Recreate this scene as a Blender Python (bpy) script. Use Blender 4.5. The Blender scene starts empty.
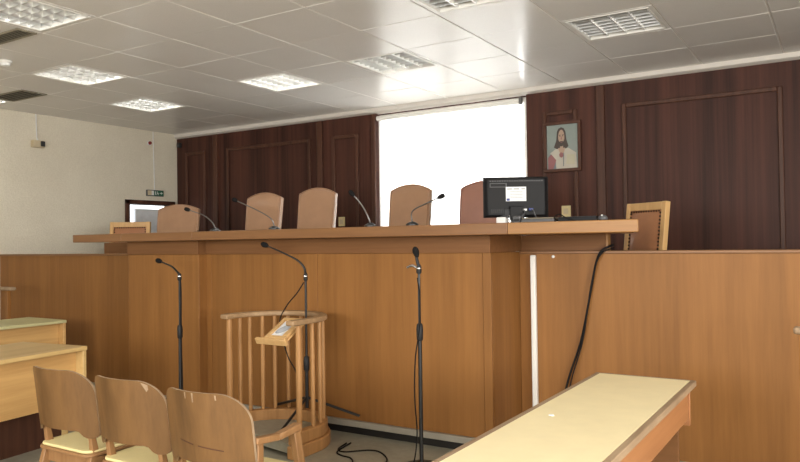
import bpy, bmesh, math, random
from mathutils import Vector, Matrix, Euler
random.seed(7)
SC = bpy.context.scene
COL = SC.collection
PI = math.pi

# ------------------------------------------------------------------ camera
H = 1.45
YAW, PITCH, ROLL, FPX = 0.557448, 0.0158975, -0.0139057, 717.07
cy_, sy_ = math.cos(YAW), math.sin(YAW)
fw = Vector((-sy_*math.cos(PITCH), cy_*math.cos(PITCH), math.sin(PITCH)))
r0 = Vector((cy_, sy_, 0)); u0 = r0.cross(fw)
rt = r0*math.cos(ROLL) + u0*math.sin(ROLL)
up = -r0*math.sin(ROLL) + u0*math.cos(ROLL)
cam_d = bpy.data.cameras.new('camera'); cam = bpy.data.objects.new('camera', cam_d); COL.objects.link(cam)
cam_d.sensor_width = 36.0; cam_d.lens = FPX/800*36.0; cam_d.clip_start = 0.05
m = Matrix((rt, up, -fw)).transposed().to_4x4(); m.translation = (0, 0, H)
cam.matrix_world = m
SC.camera = cam

# ------------------------------------------------------------------ world, lights, exposure
SC.view_settings.view_transform = 'Standard'; SC.view_settings.look = 'None'
SC.view_settings.gamma = 1.0; SC.view_settings.use_curve_mapping = False
SC.view_settings.exposure = 0.0
w = bpy.data.worlds.new('daylight'); SC.world = w; w.use_nodes = True
bg = w.node_tree.nodes['Background']; bg.inputs['Color'].default_value = (0.95, 0.98, 1.0, 1); bg.inputs['Strength'].default_value = 2.2

def area(name, loc, rot, sx, sy, energy, col):
    l = bpy.data.lights.new(name, 'AREA'); l.shape = 'RECTANGLE'; l.size = sx; l.size_y = sy
    l.energy = energy; l.color = col
    o = bpy.data.objects.new(name, l); COL.objects.link(o); o.location = loc; o.rotation_euler = rot
    return o
area('daylight_back_window', (-4.0, 7.95, 2.05), (-PI/2, 0, 0), 2.0, 2.1, 150, (1.0, 0.99, 0.97))
area('daylight_side_window', (4.12, 0.2, 1.95), (0, PI/2, 0), 1.6, 4.0, 430, (1.0, 0.97, 0.92))
area('daylight_rear_window', (-2.0, -3.12, 1.95), (PI/2, 0, 0), 5.0, 1.6, 300, (1.0, 0.97, 0.92))

# ------------------------------------------------------------------ materials
def lin(c):
    c = c/255.0
    return c/12.92 if c <= 0.04045 else ((c+0.055)/1.055)**2.4
def rgb(r, g, b): return (lin(r), lin(g), lin(b), 1)
MATS = {}
def base(name, rough=0.5, metal=0.0, spec=0.5):
    mt = bpy.data.materials.new(name); mt.use_nodes = True
    b = mt.node_tree.nodes['Principled BSDF']
    b.inputs['Roughness'].default_value = rough; b.inputs['Metallic'].default_value = metal
    b.inputs['Specular IOR Level'].default_value = spec
    MATS[name] = mt
    return mt, mt.node_tree, b
def N(nt, t, **kw):
    n = nt.nodes.new(t)
    for k, v in kw.items(): setattr(n, k, v)
    return n
def coords(nt, scale):
    tc = N(nt, 'ShaderNodeTexCoord'); mp = N(nt, 'ShaderNodeMapping')
    mp.inputs['Scale'].default_value = scale
    nt.links.new(tc.outputs['Object'], mp.inputs['Vector']); return mp.outputs['Vector']
def ramp(nt, fac, stops):
    r = N(nt, 'ShaderNodeValToRGB'); e = r.color_ramp.elements
    while len(e) < len(stops): e.new(0.5)
    for i, (p, c) in enumerate(stops): e[i].position = p; e[i].color = c
    nt.links.new(fac, r.inputs['Fac']); return r.outputs['Color']
def noise(nt, vec, scale, detail=4, rough=0.55):
    n = N(nt, 'ShaderNodeTexNoise'); n.inputs['Scale'].default_value = scale
    n.inputs['Detail'].default_value = detail; n.inputs['Roughness'].default_value = rough
    nt.links.new(vec, n.inputs['Vector']); return n.outputs['Fac']
def mixc(nt, fac, a, b, mode='MIX'):
    x = N(nt, 'ShaderNodeMix', data_type='RGBA', blend_type=mode)
    if isinstance(fac, float): x.inputs[0].default_value = fac
    else: nt.links.new(fac, x.inputs[0])
    for v, i in ((a, 6), (b, 7)):
        if isinstance(v, tuple): x.inputs[i].default_value = v
        else: nt.links.new(v, x.inputs[i])
    return x.outputs[2]
def bump(nt, b, h, strength, dist=0.01):
    n = N(nt, 'ShaderNodeBump'); n.inputs['Strength'].default_value = strength; n.inputs['Distance'].default_value = dist
    nt.links.new(h, n.inputs['Height']); nt.links.new(n.outputs['Normal'], b.inputs['Normal'])
def plain(name, c, rough=0.5, metal=0.0, spec=0.5, var=0.06):
    mt, nt, b = base(name, rough, metal, spec)
    v = coords(nt, (1, 1, 1)); f = noise(nt, v, 9, 3)
    d = tuple(x*(1-var) for x in c[:3])+(1,); l = tuple(min(1, x*(1+var)) for x in c[:3])+(1,)
    nt.links.new(ramp(nt, f, [(0.3, d), (0.7, l)]), b.inputs['Base Color']); return mt
def wood(name, dark, light, grain='z', freq=28, rough=0.42, spec=0.4, blotch=0.35, stretch=0.05):
    mt, nt, b = base(name, rough, 0, spec)
    sc = {'x': (stretch, 1, 1), 'y': (1, stretch, 1), 'z': (1, 1, stretch)}[grain]
    v = coords(nt, sc)
    f = noise(nt, v, freq, 6, 0.65); f2 = noise(nt, coords(nt, tuple(s*0.12+0.02 if s < 1 else 1 for s in sc)), 4.0, 3)
    c1 = ramp(nt, f, [(0.32, dark), (0.68, light)])
    mid = tuple((dark[i]+light[i])*0.5*0.72 for i in range(3))+(1,)
    c2 = ramp(nt, f2, [(0.35, mid), (0.65, light)])
    nt.links.new(mixc(nt, blotch, c1, c2), b.inputs['Base Color'])
    bump(nt, b, f, 0.08, 0.003); return mt

M = {}
M['bench'] = wood('oak_veneer', rgb(128, 85, 44), rgb(150, 104, 57), 'z', 30, 0.45, 0.22, 0.5)
M['bench_l'] = wood('pale_oak_edge', rgb(140, 98, 54), rgb(164, 120, 70), 'x', 30, 0.4, 0.4, 0.35)
M['bench_h'] = wood('oak_edge', rgb(116, 80, 50), rgb(138, 98, 62), 'x', 30, 0.4, 0.4, 0.35)
M['frieze'] = wood('frieze_veneer', rgb(112, 76, 46), rgb(130, 90, 57), 'x', 30, 0.5, 0.2, 0.3)
M['panel'] = wood('dark_panel', rgb(34, 20, 17), rgb(90, 55, 44), 'z', 11, 0.5, 0.2, 0.3, 0.02)
M['mould'] = wood('dark_mould', rgb(62, 40, 31), rgb(92, 60, 46), 'z', 22, 0.45, 0.25)
M['chairwood'] = wood('plywood_back', rgb(86, 60, 33), rgb(124, 90, 53), 'z', 20, 0.45, 0.35, 0.5, 0.15)
M['chairleg'] = wood('beech_leg', rgb(132, 94, 58), rgb(160, 120, 80), 'z', 30, 0.45, 0.4)
M['worn'] = wood('worn_wood', rgb(118, 92, 68), rgb(176, 152, 124), 'y', 14, 0.6, 0.3, 0.5, 0.2)
M['pulpit'] = wood('pulpit_wood', rgb(150, 106, 62), rgb(184, 138, 88), 'z', 30, 0.45, 0.4)
M['pulpitrail'] = wood('pulpit_rail', rgb(136, 106, 76), rgb(176, 146, 110), 'x', 26, 0.5, 0.4)
M['apron'] = wood('apron_wood', rgb(156, 104, 66), rgb(178, 124, 82), 'y', 24, 0.4, 0.4)
M['pale'] = wood('pale_wood', rgb(196, 162, 104), rgb(218, 186, 128), 'y', 22, 0.42, 0.4, 0.4)
M['pale_h'] = wood('pale_panel', rgb(190, 146, 90), rgb(216, 174, 114), 'y', 26, 0.42, 0.4, 0.4)
M['frame'] = wood('light_frame', rgb(190, 150, 98), rgb(212, 172, 118), 'z', 30, 0.4, 0.4)
M['inlay'] = plain('cream_laminate', rgb(240, 226, 184), 0.42, 0, 0.45, 0.03)
M['seatpad'] = plain('cream_seat', rgb(224, 208, 152), 0.55, 0, 0.3, 0.04)
M['greentop'] = plain('faded_top', rgb(196, 190, 142), 0.5, 0, 0.4, 0.04)
M['leather'] = plain('tan_leather', rgb(160, 124, 96), 0.3, 0, 0.5, 0.05)
M['leather_d'] = plain('brown_leather', rgb(158, 108, 74), 0.42, 0, 0.5, 0.08)
M['leather_r'] = plain('rose_leather', rgb(150, 108, 92), 0.4, 0, 0.5, 0.05)
M['nail'] = plain('nail_head', rgb(60, 40, 28), 0.4, 0.6)
M['black'] = plain('black_metal', rgb(26, 25, 25), 0.4, 0, 0.5)
M['foam'] = plain('black_foam', rgb(30, 29, 29), 0.95, 0, 0.1)
M['rubber'] = plain('black_cable', rgb(22, 20, 20), 0.7, 0, 0.2)
M['chrome'] = plain('chrome', rgb(210, 210, 212), 0.22, 1.0)
M['steel'] = plain('grey_metal', rgb(120, 118, 116), 0.35, 0.8)
M['bplastic'] = plain('black_plastic', rgb(22, 22, 24), 0.5, 0, 0.22)
M['bplastic2'] = plain('black_plastic_matt', rgb(28, 28, 30), 0.6)
M['gplastic'] = plain('grey_plastic', rgb(80, 80, 82), 0.5)
M['white'] = plain('white_paint', rgb(228, 226, 220), 0.45, 0, 0.4, 0.02)
M['wplastic'] = plain('white_plastic', rgb(222, 222, 220), 0.4, 0, 0.5, 0.02)
M['label'] = plain('paper_label', rgb(226, 228, 230), 0.6, 0, 0.3, 0.02)
M['blue'] = plain('blue_print', rgb(50, 66, 130), 0.5)
M['ink'] = plain('grey_ink', rgb(150, 152, 156), 0.7)
M['beige'] = plain('beige_plastic', rgb(196, 180, 150), 0.5, 0, 0.4)
M['cream'] = plain('cream_plastic', rgb(214, 198, 150), 0.5, 0, 0.4)
M['coving'] = plain('coving', rgb(214, 208, 200), 0.55, 0, 0.3, 0.02)
M['plinth'] = plain('black_plinth', rgb(30, 28, 27), 0.5)
M['ledge'] = plain('grey_ledge', rgb(150, 144, 132), 0.5)
M['ventgrey'] = plain('vent_grey', rgb(130, 122, 104), 0.5)
M['red'] = plain('red_plastic', rgb(120, 26, 26), 0.4)
M['green'] = plain('exit_green', rgb(34, 92, 66), 0.45)
M['dark'] = plain('dark_void', rgb(62, 57, 48), 0.8)
M['greydoor'] = plain('grey_door', rgb(228, 230, 232), 0.5)
M['blades'] = plain('louvre_aluminium', rgb(214, 214, 212), 0.28, 0.75, 0.5, 0.02)
M['pan'] = plain('lamp_pan', rgb(206, 208, 206), 0.35, 0.3, 0.5, 0.02)
# ceiling tile: satin painted metal
mt, nt, b = base('ceiling_tile', 0.24, 0.0, 0.12); M['tile'] = mt
f = noise(nt, coords(nt, (1, 1, 1)), 260, 2); f3 = noise(nt, coords(nt, (1, 1, 1)), 1.1, 3)
c = mixc(nt, 0.35, ramp(nt, f, [(0.35, rgb(220, 217, 212)), (0.65, rgb(232, 229, 225))]), ramp(nt, f3, [(0.3, rgb(218, 214, 208)), (0.7, rgb(232, 229, 225))]))
nt.links.new(c, b.inputs['Base Color']); bump(nt, b, noise(nt, coords(nt, (1, 1, 1)), 1.6, 2), 0.12, 0.02)
M['tbar'] = plain('ceiling_grid', rgb(238, 234, 226), 0.4)
# stucco wall
mt, nt, b = base('stucco', 0.9, 0, 0.2); M['stucco'] = mt
f = noise(nt, coords(nt, (1, 1, 1)), 60, 5); f2 = noise(nt, coords(nt, (1, 1, 1)), 2.0, 3)
c = mixc(nt, 0.4, ramp(nt, f, [(0.35, rgb(206, 197, 178)), (0.65, rgb(222, 214, 196))]), ramp(nt, f2, [(0.3, rgb(206, 197, 178)), (0.7, rgb(222, 214, 196))]))
nt.links.new(c, b.inputs['Base Color']); bump(nt, b, f, 0.4, 0.012)
# floor linoleum
mt, nt, b = base('linoleum', 0.42, 0, 0.4); M['floor'] = mt
f = noise(nt, coords(nt, (1, 1, 1)), 14, 6, 0.7); f2 = noise(nt, coords(nt, (1, 1, 1)), 1.3, 3)
c = mixc(nt, 0.45, ramp(nt, f, [(0.3, rgb(136, 132, 116)), (0.7, rgb(168, 164, 148))]), ramp(nt, f2, [(0.3, rgb(126, 123, 108)), (0.7, rgb(168, 164, 148))]))
nt.links.new(c, b.inputs['Base Color'])
# roller blind: thin white cloth that lets daylight through
mt = bpy.data.materials.new('blind_cloth'); mt.use_nodes = True; nt = mt.node_tree; nt.nodes.clear(); M['blind'] = mt
o_ = N(nt, 'ShaderNodeOutputMaterial'); mx = N(nt, 'ShaderNodeMixShader'); df = N(nt, 'ShaderNodeBsdfDiffuse'); tr = N(nt, 'ShaderNodeBsdfTranslucent')
wv = N(nt, 'ShaderNodeTexWave'); wv.inputs['Scale'].default_value = 60; nt.links.new(coords(nt, (0, 0, 1)), wv.inputs['Vector'])
nt.links.new(ramp(nt, wv.outputs['Fac'], [(0, (0.86, 0.86, 0.85, 1)), (1, (0.92, 0.92, 0.91, 1))]), tr.inputs['Color'])
df.inputs['Color'].default_value = (0.9, 0.9, 0.89, 1); mx.inputs[0].default_value = 0.7
nt.links.new(df.outputs[0], mx.inputs[1]); nt.links.new(tr.outputs[0], mx.inputs[2]); nt.links.new(mx.outputs[0], o_.inputs[0])
# glass
mt = bpy.data.materials.new('window_glass'); mt.use_nodes = True; nt = mt.node_tree; nt.nodes.clear(); M['glass'] = mt
o_ = N(nt, 'ShaderNodeOutputMaterial'); mx = N(nt, 'ShaderNodeMixShader'); tp = N(nt, 'ShaderNodeBsdfTransparent'); gl = N(nt, 'ShaderNodeBsdfGlossy')
gl.inputs['Roughness'].default_value = 0.05; mx.inputs[0].default_value = 0.06
nt.links.new(tp.outputs[0], mx.inputs[1]); nt.links.new(gl.outputs[0], mx.inputs[2]); nt.links.new(mx.outputs[0], o_.inputs[0])
def emit(name, col, s):
    mt = bpy.data.materials.new(name); mt.use_nodes = True; b = mt.node_tree.nodes['Principled BSDF']
    b.inputs['Base Color'].default_value = (0.8, 0.8, 0.8, 1); b.inputs['Emission Color'].default_value = col
    b.inputs['Emission Strength'].default_value = s; return mt
M['tube_on'] = emit('lit_tube', (1, 0.97, 0.92, 1), 15.0)
M['tube_dim'] = emit('dim_tube', (1, 0.97, 0.92, 1), 5.0)
M['tube_off'] = plain('unlit_tube', rgb(206, 206, 202), 0.3)

# ------------------------------------------------------------------ mesh helpers
class MB:
    def __init__(s): s.v = []; s.f = []; s.mi = []
    def add(s, vs, fs, mi=0):
        o = len(s.v); s.v += [tuple(v) for v in vs]; s.f += [tuple(i+o for i in f) for f in fs]; s.mi += [mi]*len(fs); return s
    def box(s, x0, x1, y0, y1, z0, z1, mi=0, mat=None):
        vs = [Vector((x, y, z)) for z in (z0, z1) for y in (y0, y1) for x in (x0, x1)]
        if mat: vs = [mat @ v for v in vs]
        return s.add(vs, [(0, 2, 3, 1), (4, 5, 7, 6), (0, 1, 5, 4), (2, 6, 7, 3), (0, 4, 6, 2), (1, 3, 7, 5)], mi)
    def bar(s, a, b, wx, wy, mi=0, wx2=None, wy2=None, side=Vector((1, 0, 0))):
        a, b = Vector(a), Vector(b); d = (b-a).normalized()
        x = (side - d*side.dot(d)).normalized(); y = d.cross(x)
        wx2 = wx if wx2 is None else wx2; wy2 = wy if wy2 is None else wy2
        vs = []
        for p, p1, p2 in ((a, wx, wy), (b, wx2, wy2)):
            for sx, sy in ((-1, -1), (1, -1), (1, 1), (-1, 1)): vs.append(p+x*sx*p1/2+y*sy*p2/2)
        return s.add(vs, [(3, 2, 1, 0), (4, 5, 6, 7), (0, 1, 5, 4), (1, 2, 6, 5), (2, 3, 7, 6), (3, 0, 4, 7)], mi)
    def prism(s, poly, z0, z1, mi=0, mat=None):
        n = len(poly); vs = [Vector((p[0], p[1], z0)) for p in poly]+[Vector((p[0], p[1], z1)) for p in poly]
        if mat: vs = [mat @ v for v in vs]
        return s.add(vs, [tuple(range(n-1, -1, -1)), tuple(range(n, 2*n))]+[(i, (i+1) % n, n+(i+1) % n, n+i) for i in range(n)], mi)
    def tube(s, pts, r, seg=10, mi=0, cap=True, rs=None):
        pts = [Vector(p) for p in pts]; n = len(pts); vs = []; fs = []
        t0 = (pts[1]-pts[0]).normalized(); x = t0.orthogonal().normalized()
        for i, p in enumerate(pts):
            t = (pts[min(i+1, n-1)]-pts[max(i-1, 0)]).normalized()
            x = (x-t*x.dot(t)).normalized(); y = t.cross(x); rr = rs[i] if rs else r
            for k in range(seg):
                a = 2*PI*k/seg; vs.append(p+x*math.cos(a)*rr+y*math.sin(a)*rr)
        for i in range(n-1):
            for k in range(seg):
                k2 = (k+1) % seg; fs.append((i*seg+k, i*seg+k2, (i+1)*seg+k2, (i+1)*seg+k))
        if cap: fs += [tuple(range(seg-1, -1, -1)), tuple(range((n-1)*seg, n*seg))]
        return s.add(vs, fs, mi)
    def lathe(s, prof, c=(0, 0, 0), seg=24, mi=0, axis=None):
        a, b_ = Vector(c), None
        q = Vector((0, 0, 1)).rotation_difference(Vector(axis).normalized()).to_matrix() if axis else Matrix.Identity(3)
        vs = []; n = len(prof)
        for r, z in prof:
            for k in range(seg):
                t = 2*PI*k/seg; vs.append(a+q @ Vector((r*math.cos(t), r*math.sin(t), z)))
        fs = [(i*seg+k, i*seg+(k+1) % seg, (i+1)*seg+(k+1) % seg, (i+1)*seg+k) for i in range(n-1) for k in range(seg)]
        fs += [tuple(range(seg-1, -1, -1)), tuple(range((n-1)*seg, n*seg))]
        return s.add(vs, fs, mi)
    def sphere(s, c, r, seg=16, mi=0, sz=1.0, axis=None):
        k = 8
        return s.lathe([(max(1e-4, r*math.sin(PI*i/k)), -r*sz*math.cos(PI*i/k)) for i in range(k+1)], c, seg, mi, axis)
    def xf(s, mat): s.v = [tuple(mat @ Vector(v)) for v in s.v]; return s
def spline(pts, n=8):
    p = [Vector(q) for q in pts]; p = [2*p[0]-p[1]]+p+[2*p[-1]-p[-2]]; out = []
    for i in range(1, len(p)-2):
        for k in range(n):
            t = k/n; a, b, c, d = p[i-1], p[i], p[i+1], p[i+2]
            out.append(0.5*((2*b)+(-a+c)*t+(2*a-5*b+4*c-d)*t*t+(-a+3*b-3*c+d)*t**3))
    out.append(p[-2]); return out

def root(name, label, cat, loc=(0, 0, 0), rz=0.0, group=None):
    o = bpy.data.objects.new(name, None); COL.objects.link(o); o.empty_display_size = 0.1
    o.location = loc; o.rotation_euler = (0, 0, rz); o['label'] = label; o['category'] = cat
    if group: o['group'] = group
    return o
def origin(o):
    p = Vector((0, 0, 0))
    while o: p += Vector(o.location); o = o.parent
    return p
def build(mb, name, mats, parent=None, world=False, bevel=0.0, label=None, angle=35, seg=2):
    """links one mesh object; world=True means mb is in world coordinates of an unrotated parent"""
    me = bpy.data.meshes.new(name)
    off = origin(parent) if (parent and world) else Vector((0, 0, 0))
    me.from_pydata([tuple(Vector(v)-off) for v in mb.v], [], mb.f)
    if not isinstance(mats, (list, tuple)): mats = [mats]
    for x in mats: me.materials.append(x)
    me.polygons.foreach_set('material_index', mb.mi)
    bm = bmesh.new(); bm.from_mesh(me); bmesh.ops.recalc_face_normals(bm, faces=bm.faces); bm.to_mesh(me); bm.free()
    me.polygons.foreach_set('use_smooth', [True]*len(me.polygons)); me.set_sharp_from_angle(angle=math.radians(angle)); me.update()
    o = bpy.data.objects.new(name, me); COL.objects.link(o)
    if parent: o.parent = parent
    if bevel:
        md = o.modifiers.new('bevel', 'BEVEL'); md.width = bevel; md.segments = seg; md.limit_method = 'ANGLE'; md.angle_limit = math.radians(40)
        md.harden_normals = False
    if label: o['label'] = label
    return o
def tag(o, label, cat, group=None):
    o['label'] = label; o['category'] = cat
    if group: o['group'] = group
    return o
def struct(mb, name, mats, bevel=0.0):
    o = build(mb, name, mats, bevel=bevel); o['kind'] = 'structure'; return o
def copy_tree(o, parent=None):
    c = o.copy(); COL.objects.link(c)
    if parent: c.parent = parent
    for ch in list(o.children): copy_tree(ch, c)
    return c

# ------------------------------------------------------------------ room shell
XL, XR, YF, YB, ZC = -8.68, 4.0, -3.0, 7.5, 3.14
struct(MB().box(XL-.2, XR+.2, YF-.2, YB+.6, -0.1, 0.0), 'floor', M['floor'])
# back wall: dark timber panelling round the window opening
WX0, WX1, WZ0, WZ1 = -5.01, -3.0, 1.0, 3.065
struct(MB().box(XL-.2, WX0, YB, YB+.25, 0, 3.075).box(WX1, XR+.2, YB, YB+.25, 0, 3.075).box(WX0, WX1, YB, YB+.25, 0, WZ0)
       .box(WX0, WX1, YB+.05, YB+.25, WZ1, 3.2), 'wall_back', M['panel'])
def mould_frame(mb, x0, x1, z0, z1, w_=0.045, d=0.022):
    mb.box(x0, x0+w_, YB-d, YB, z0, z1); mb.box(x1-w_, x1, YB-d, YB, z0, z1)
    mb.box(x0+w_, x1-w_, YB-d, YB, z1-w_, z1); mb.box(x0+w_, x1-w_, YB-d, YB, z0, z0+w_)
mb = MB()
for x0, x1 in ((-8.48, -8.05), (-7.62, -6.06), (-5.70, -5.28), (-2.81, -2.42), (-1.95, -0.48), (0.35, 1.8)): mould_frame(mb, x0, x1, 0.5, 2.85)
struct(mb, 'trim_1', M['mould'], bevel=0.008)
mb = MB()
for x in (-7.84, -5.90, -2.17, -0.12, 2.2): mb.box(x-.045, x+.045, YB-.03, YB, 0, 3.07)
mb.box(WX0-.06, WX0, YB-.03, YB+.02, 0, 3.07)
struct(mb, 'trim_2', M['mould'], bevel=0.008)
# coving along the top of the back wall
struct(MB().prism([(YB-.05, 3.14), (YB+.1, 3.14), (YB+.1, 3.075), (YB-.01, 3.075), (YB-.05, 3.095)], 0, XR-XL).xf(Matrix(((0, 0, 1, XL), (1, 0, 0, 0), (0, 1, 0, 0), (0, 0, 0, 1)))), 'trim_3', M['coving'])
# left wall with the door opening
DY0, DY1, DZ = 6.63, 7.40, 2.055
struct(MB().box(XL-.18, XL, YF-.2, DY0, 0, 3.2).box(XL-.18, XL, DY0, YB, DZ, 3.2).box(XL-.18, XL, DY1, YB, 0, DZ), 'wall_left', M['stucco'])
struct(MB().box(XL-.18, XL+.025, DY0-.07, DY0, 0, DZ+.06).box(XL-.18, XL+.025, DY1, DY1+.04, 0, DZ+.06).box(XL-.18, XL+.025, DY0-.07, DY1+.04, DZ, DZ+.06), 'trim_4', M['mould'], bevel=0.005)
# right wall and rear wall, each with windows, behind the viewer
struct(MB().box(XR, XR+.2, YF-.2, -1.9, 0, 3.2).box(XR, XR+.2, 2.3, YB, 0, 3.2).box(XR, XR+.2, -1.9, 2.3, 0, 1.1).box(XR, XR+.2, -1.9, 2.3, 2.85, 3.2), 'wall_right', M['stucco'])
struct(MB().box(XL-.2, -4.6, YF-.2, YF, 0, 3.2).box(0.6, XR+.2, YF-.2, YF, 0, 3.2).box(-4.6, .6, YF-.2, YF, 0, 1.1).box(-4.6, .6, YF-.2, YF, 2.8, 3.2), 'wall_rear', M['stucco'])
# judges' platform
struct(MB().box(-8.0, XR, 5.32, YB, 0, 0.75), 'floor_platform', M['floor'])

# ceiling of square metal tiles in a grid
TX, TY, PX, PY = -2.556, 5.35, 0.6985, 0.684
def tile_rect(i, j): return TX+i*PX, TX+(i+1)*PX, TY+j*PY, TY+(j+1)*PY
LAMPS = {(-4, -4): 'dim', (-6, -2): 'on', (-7, 0): 'on', (-4, 0): 'on', (-2, 0): 'half', (0, -2): 'off', (1, 0): 'off', (-9, -2): 'on'}
GAP = 0.004
mb = MB()
for i in range(-9, 10):
    for j in range(-13, 4):
        x0, x1, y0, y1 = tile_rect(i, j)
        if (i, j) in LAMPS:
            a_, b_, e_ = max(x0, XL)+GAP, min(x1, XR)-GAP, .034
            for q in ((a_, b_, y0+GAP, y0+e_), (a_, b_, y1-e_, y1-GAP), (a_, a_+e_-GAP, y0+e_, y1-e_), (b_-e_+GAP, b_, y0+e_, y1-e_)): mb.box(*q, ZC, ZC+.01)
            continue
        x0 = max(x0, XL); x1 = min(x1, XR); y0 = max(y0, YF); y1 = min(y1, YB-.03)
        if x1-x0 < .02 or y1-y0 < .02: continue
        a, b_ = random.uniform(-.0035, .0035), random.uniform(-.0035, .0035); cx, cy = (x0+x1)/2, (y0+y1)/2
        zz = lambda x, y: ZC+(x-cx)*a+(y-cy)*b_
        gx, gy = .005, .0018; e = .004; f_ = .002
        q = [(x0+gx, y0+gy), (x1-gx, y0+gy), (x1-gx, y1-gy), (x0+gx, y1-gy)]
        q2 = [(x0+gx+e, y0+gy+f_), (x1-gx-e, y0+gy+f_), (x1-gx-e, y1-gy-f_), (x0+gx+e, y1-gy-f_)]
        vs = [(x, y, ZC+.012) for x, y in q]+[(x, y, zz(x, y)+.003) for x, y in q]+[(x, y, zz(x, y)) for x, y in q2]
        fs = [(8, 9, 10, 11)]+[(k, (k+1) % 4, 4+(k+1) % 4, 4+k) for k in range(4)]+[(4+k, 4+(k+1) % 4, 8+(k+1) % 4, 8+k) for k in range(4)]
        mb.add(vs, fs)
# grid bars seen in the joints
for i in range(-9, 11): x = TX+i*PX; mb.box(x-.011, x+.011, YF, YB, ZC+.006, ZC+.03, 1)
for j in range(-13, 5): y = TY+j*PY; mb.box(XL, XR, y-.011, y+.011, ZC+.007, ZC+.03, 1)
# slab above
mb.box(XL-.2, XR+.2, YF-.2, YB+.3, ZC+.16, ZC+.3, 1)
struct(mb, 'ceiling', [M['tile'], M['tbar']])

# ------------------------------------------------------------------ ceiling lamps
def make_lamp(ij, state, label):
    x0, x1, y0, y1 = tile_rect(*ij); x1 = min(x1, XR); x0 = max(x0, XL)
    t = root('ceiling_light', label, 'light', ((x0+x1)/2, (y0+y1)/2, ZC), 0, 'recessed ceiling lights')
    e = .036; f = .016
    build(MB().box(x0+e, x1-e, y0+e, y0+e+f, ZC-.004, ZC+.03).box(x0+e, x1-e, y1-e-f, y1-e, ZC-.004, ZC+.03).box(x0+e, x0+e+f, y0+e+f, y1-e-f, ZC-.004, ZC+.03)
          .box(x1-e-f, x1-e, y0+e+f, y1-e-f, ZC-.004, ZC+.03), 'frame', M['white'], t, True)
    p = .052
    build(MB().box(x0+e, x1-e, y0+e, y1-e, ZC+.105, ZC+.115).box(x0+e, x0+e+.004, y0+e, y1-e, ZC+.03, ZC+.105).box(x1-e-.004, x1-e, y0+e, y1-e, ZC+.03, ZC+.105)
          .box(x0+e+.004, x1-e-.004, y0+e, y0+e+.004, ZC+.03, ZC+.105).box(x0+e+.004, x1-e-.004, y1-e-.004, y1-e, ZC+.03, ZC+.105), 'housing', M['pan'], t, True)
    n = 4; wx = (x1-x0-2*p)/n
    for k in range(n):
        st = state if state != 'half' else ('dim' if k < 2 else 'off')
        x = x0+p+wx*(k+.5)
        build(MB().tube([(x, y0+p+.01, ZC+.075), (x, y1-p-.01, ZC+.075)], .013, 10), 'fluorescent_tube', M['tube_'+st], t, True)
    mb = MB()
    # louvre: V-shaped reflector wings between the tubes and cross blades
    for k in range(n+1):
        x = x0+p+wx*k; h = .022 if 0 < k < n else .012
        mb.prism([(x-.003, ZC+.004), (x+.003, ZC+.004), (x+h, ZC+.06), (x-h, ZC+.06)], y0+p, y1-p, 0, Matrix(((1, 0, 0, 0), (0, 0, 1, 0), (0, 1, 0, 0), (0, 0, 0, 1))))
    c = 7; wy = (y1-y0-2*p)/c
    for k in range(1, c):
        y = y0+p+wy*k
        mb.prism([(y-.002, ZC+.006), (y+.002, ZC+.006), (y+.006, ZC+.05), (y-.006, ZC+.05)], x0+p, x1-p, 0, Matrix(((0, 0, 1, 0), (1, 0, 0, 0), (0, 1, 0, 0), (0, 0, 0, 1))))
    build(mb, 'louvre', M['blades'], t, True)
    return t
LL = {(-4, -4): 'large dim louvred ceiling light beside the black air vent', (-6, -2): 'bright square ceiling light directly beyond the round smoke detector',
      (-7, 0): 'bright square ceiling light farthest back by the stucco wall', (-4, 0): 'bright ceiling light above the left part of the dark panelling',
      (-2, 0): 'half dark louvred ceiling light just in front of the window', (0, -2): 'louvred ceiling light cut by the frame top, above the window',
      (1, 0): 'unlit grey louvred ceiling light over the framed portrait', (-9, -2): 'sliver of ceiling light at the left picture edge by the long grille'}
for k, v in LAMPS.items(): make_lamp(k, v, LL[k])

def vent(x0, x1, y0, y1, label):
    t = root('air_vent', label, 'vent', ((x0+x1)/2, (y0+y1)/2, ZC), 0)
    z = ZC-.012
    build(MB().box(x0, x1, y0, y1, ZC-.002, ZC), 'backing', M['dark'], t, True)
    f = .018
    build(MB().box(x0, x1, y0, y0+f, z, ZC-.002).box(x0, x1, y1-f, y1, z, ZC-.002).box(x0, x0+f, y0+f, y1-f, z, ZC-.002).box(x1-f, x1, y0+f, y1-f, z, ZC-.002), 'frame', M['ventgrey'], t, True)
    mb = MB(); n = 5
    for k in range(1, n):
        y = y0+f+(y1-y0-2*f)*k/n
        mb.bar((x0+f, y, z+.005), (x1-f, y, z+.005), .012, .003, side=Vector((0, .8, .5)))
    build(mb, 'blade', M['ventgrey'], t, True)
vent(-5.97, -5.38, 3.11, 3.27, 'black slotted air vent in the ceiling at the left edge')
vent(-8.1, -7.45, 4.35, 4.64, 'long dark air grille in the ceiling near the stucco wall')
t = root('smoke_detector', 'small round white smoke detector on the ceiling', 'smoke detector', (-6.42, 3.6, ZC))
build(MB().lathe([(.055, 0), (.06, -.012), (.055, -.022)], (-6.42, 3.6, ZC-.001), 24), 'mounting_base', M['white'], t, True)
build(MB().lathe([(.045, -.023), (.04, -.045), (.02, -.052), (.001, -.053)], (-6.42, 3.6, ZC-.001), 24), 'sensor_dome', M['wplastic'], t, True)

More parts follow.
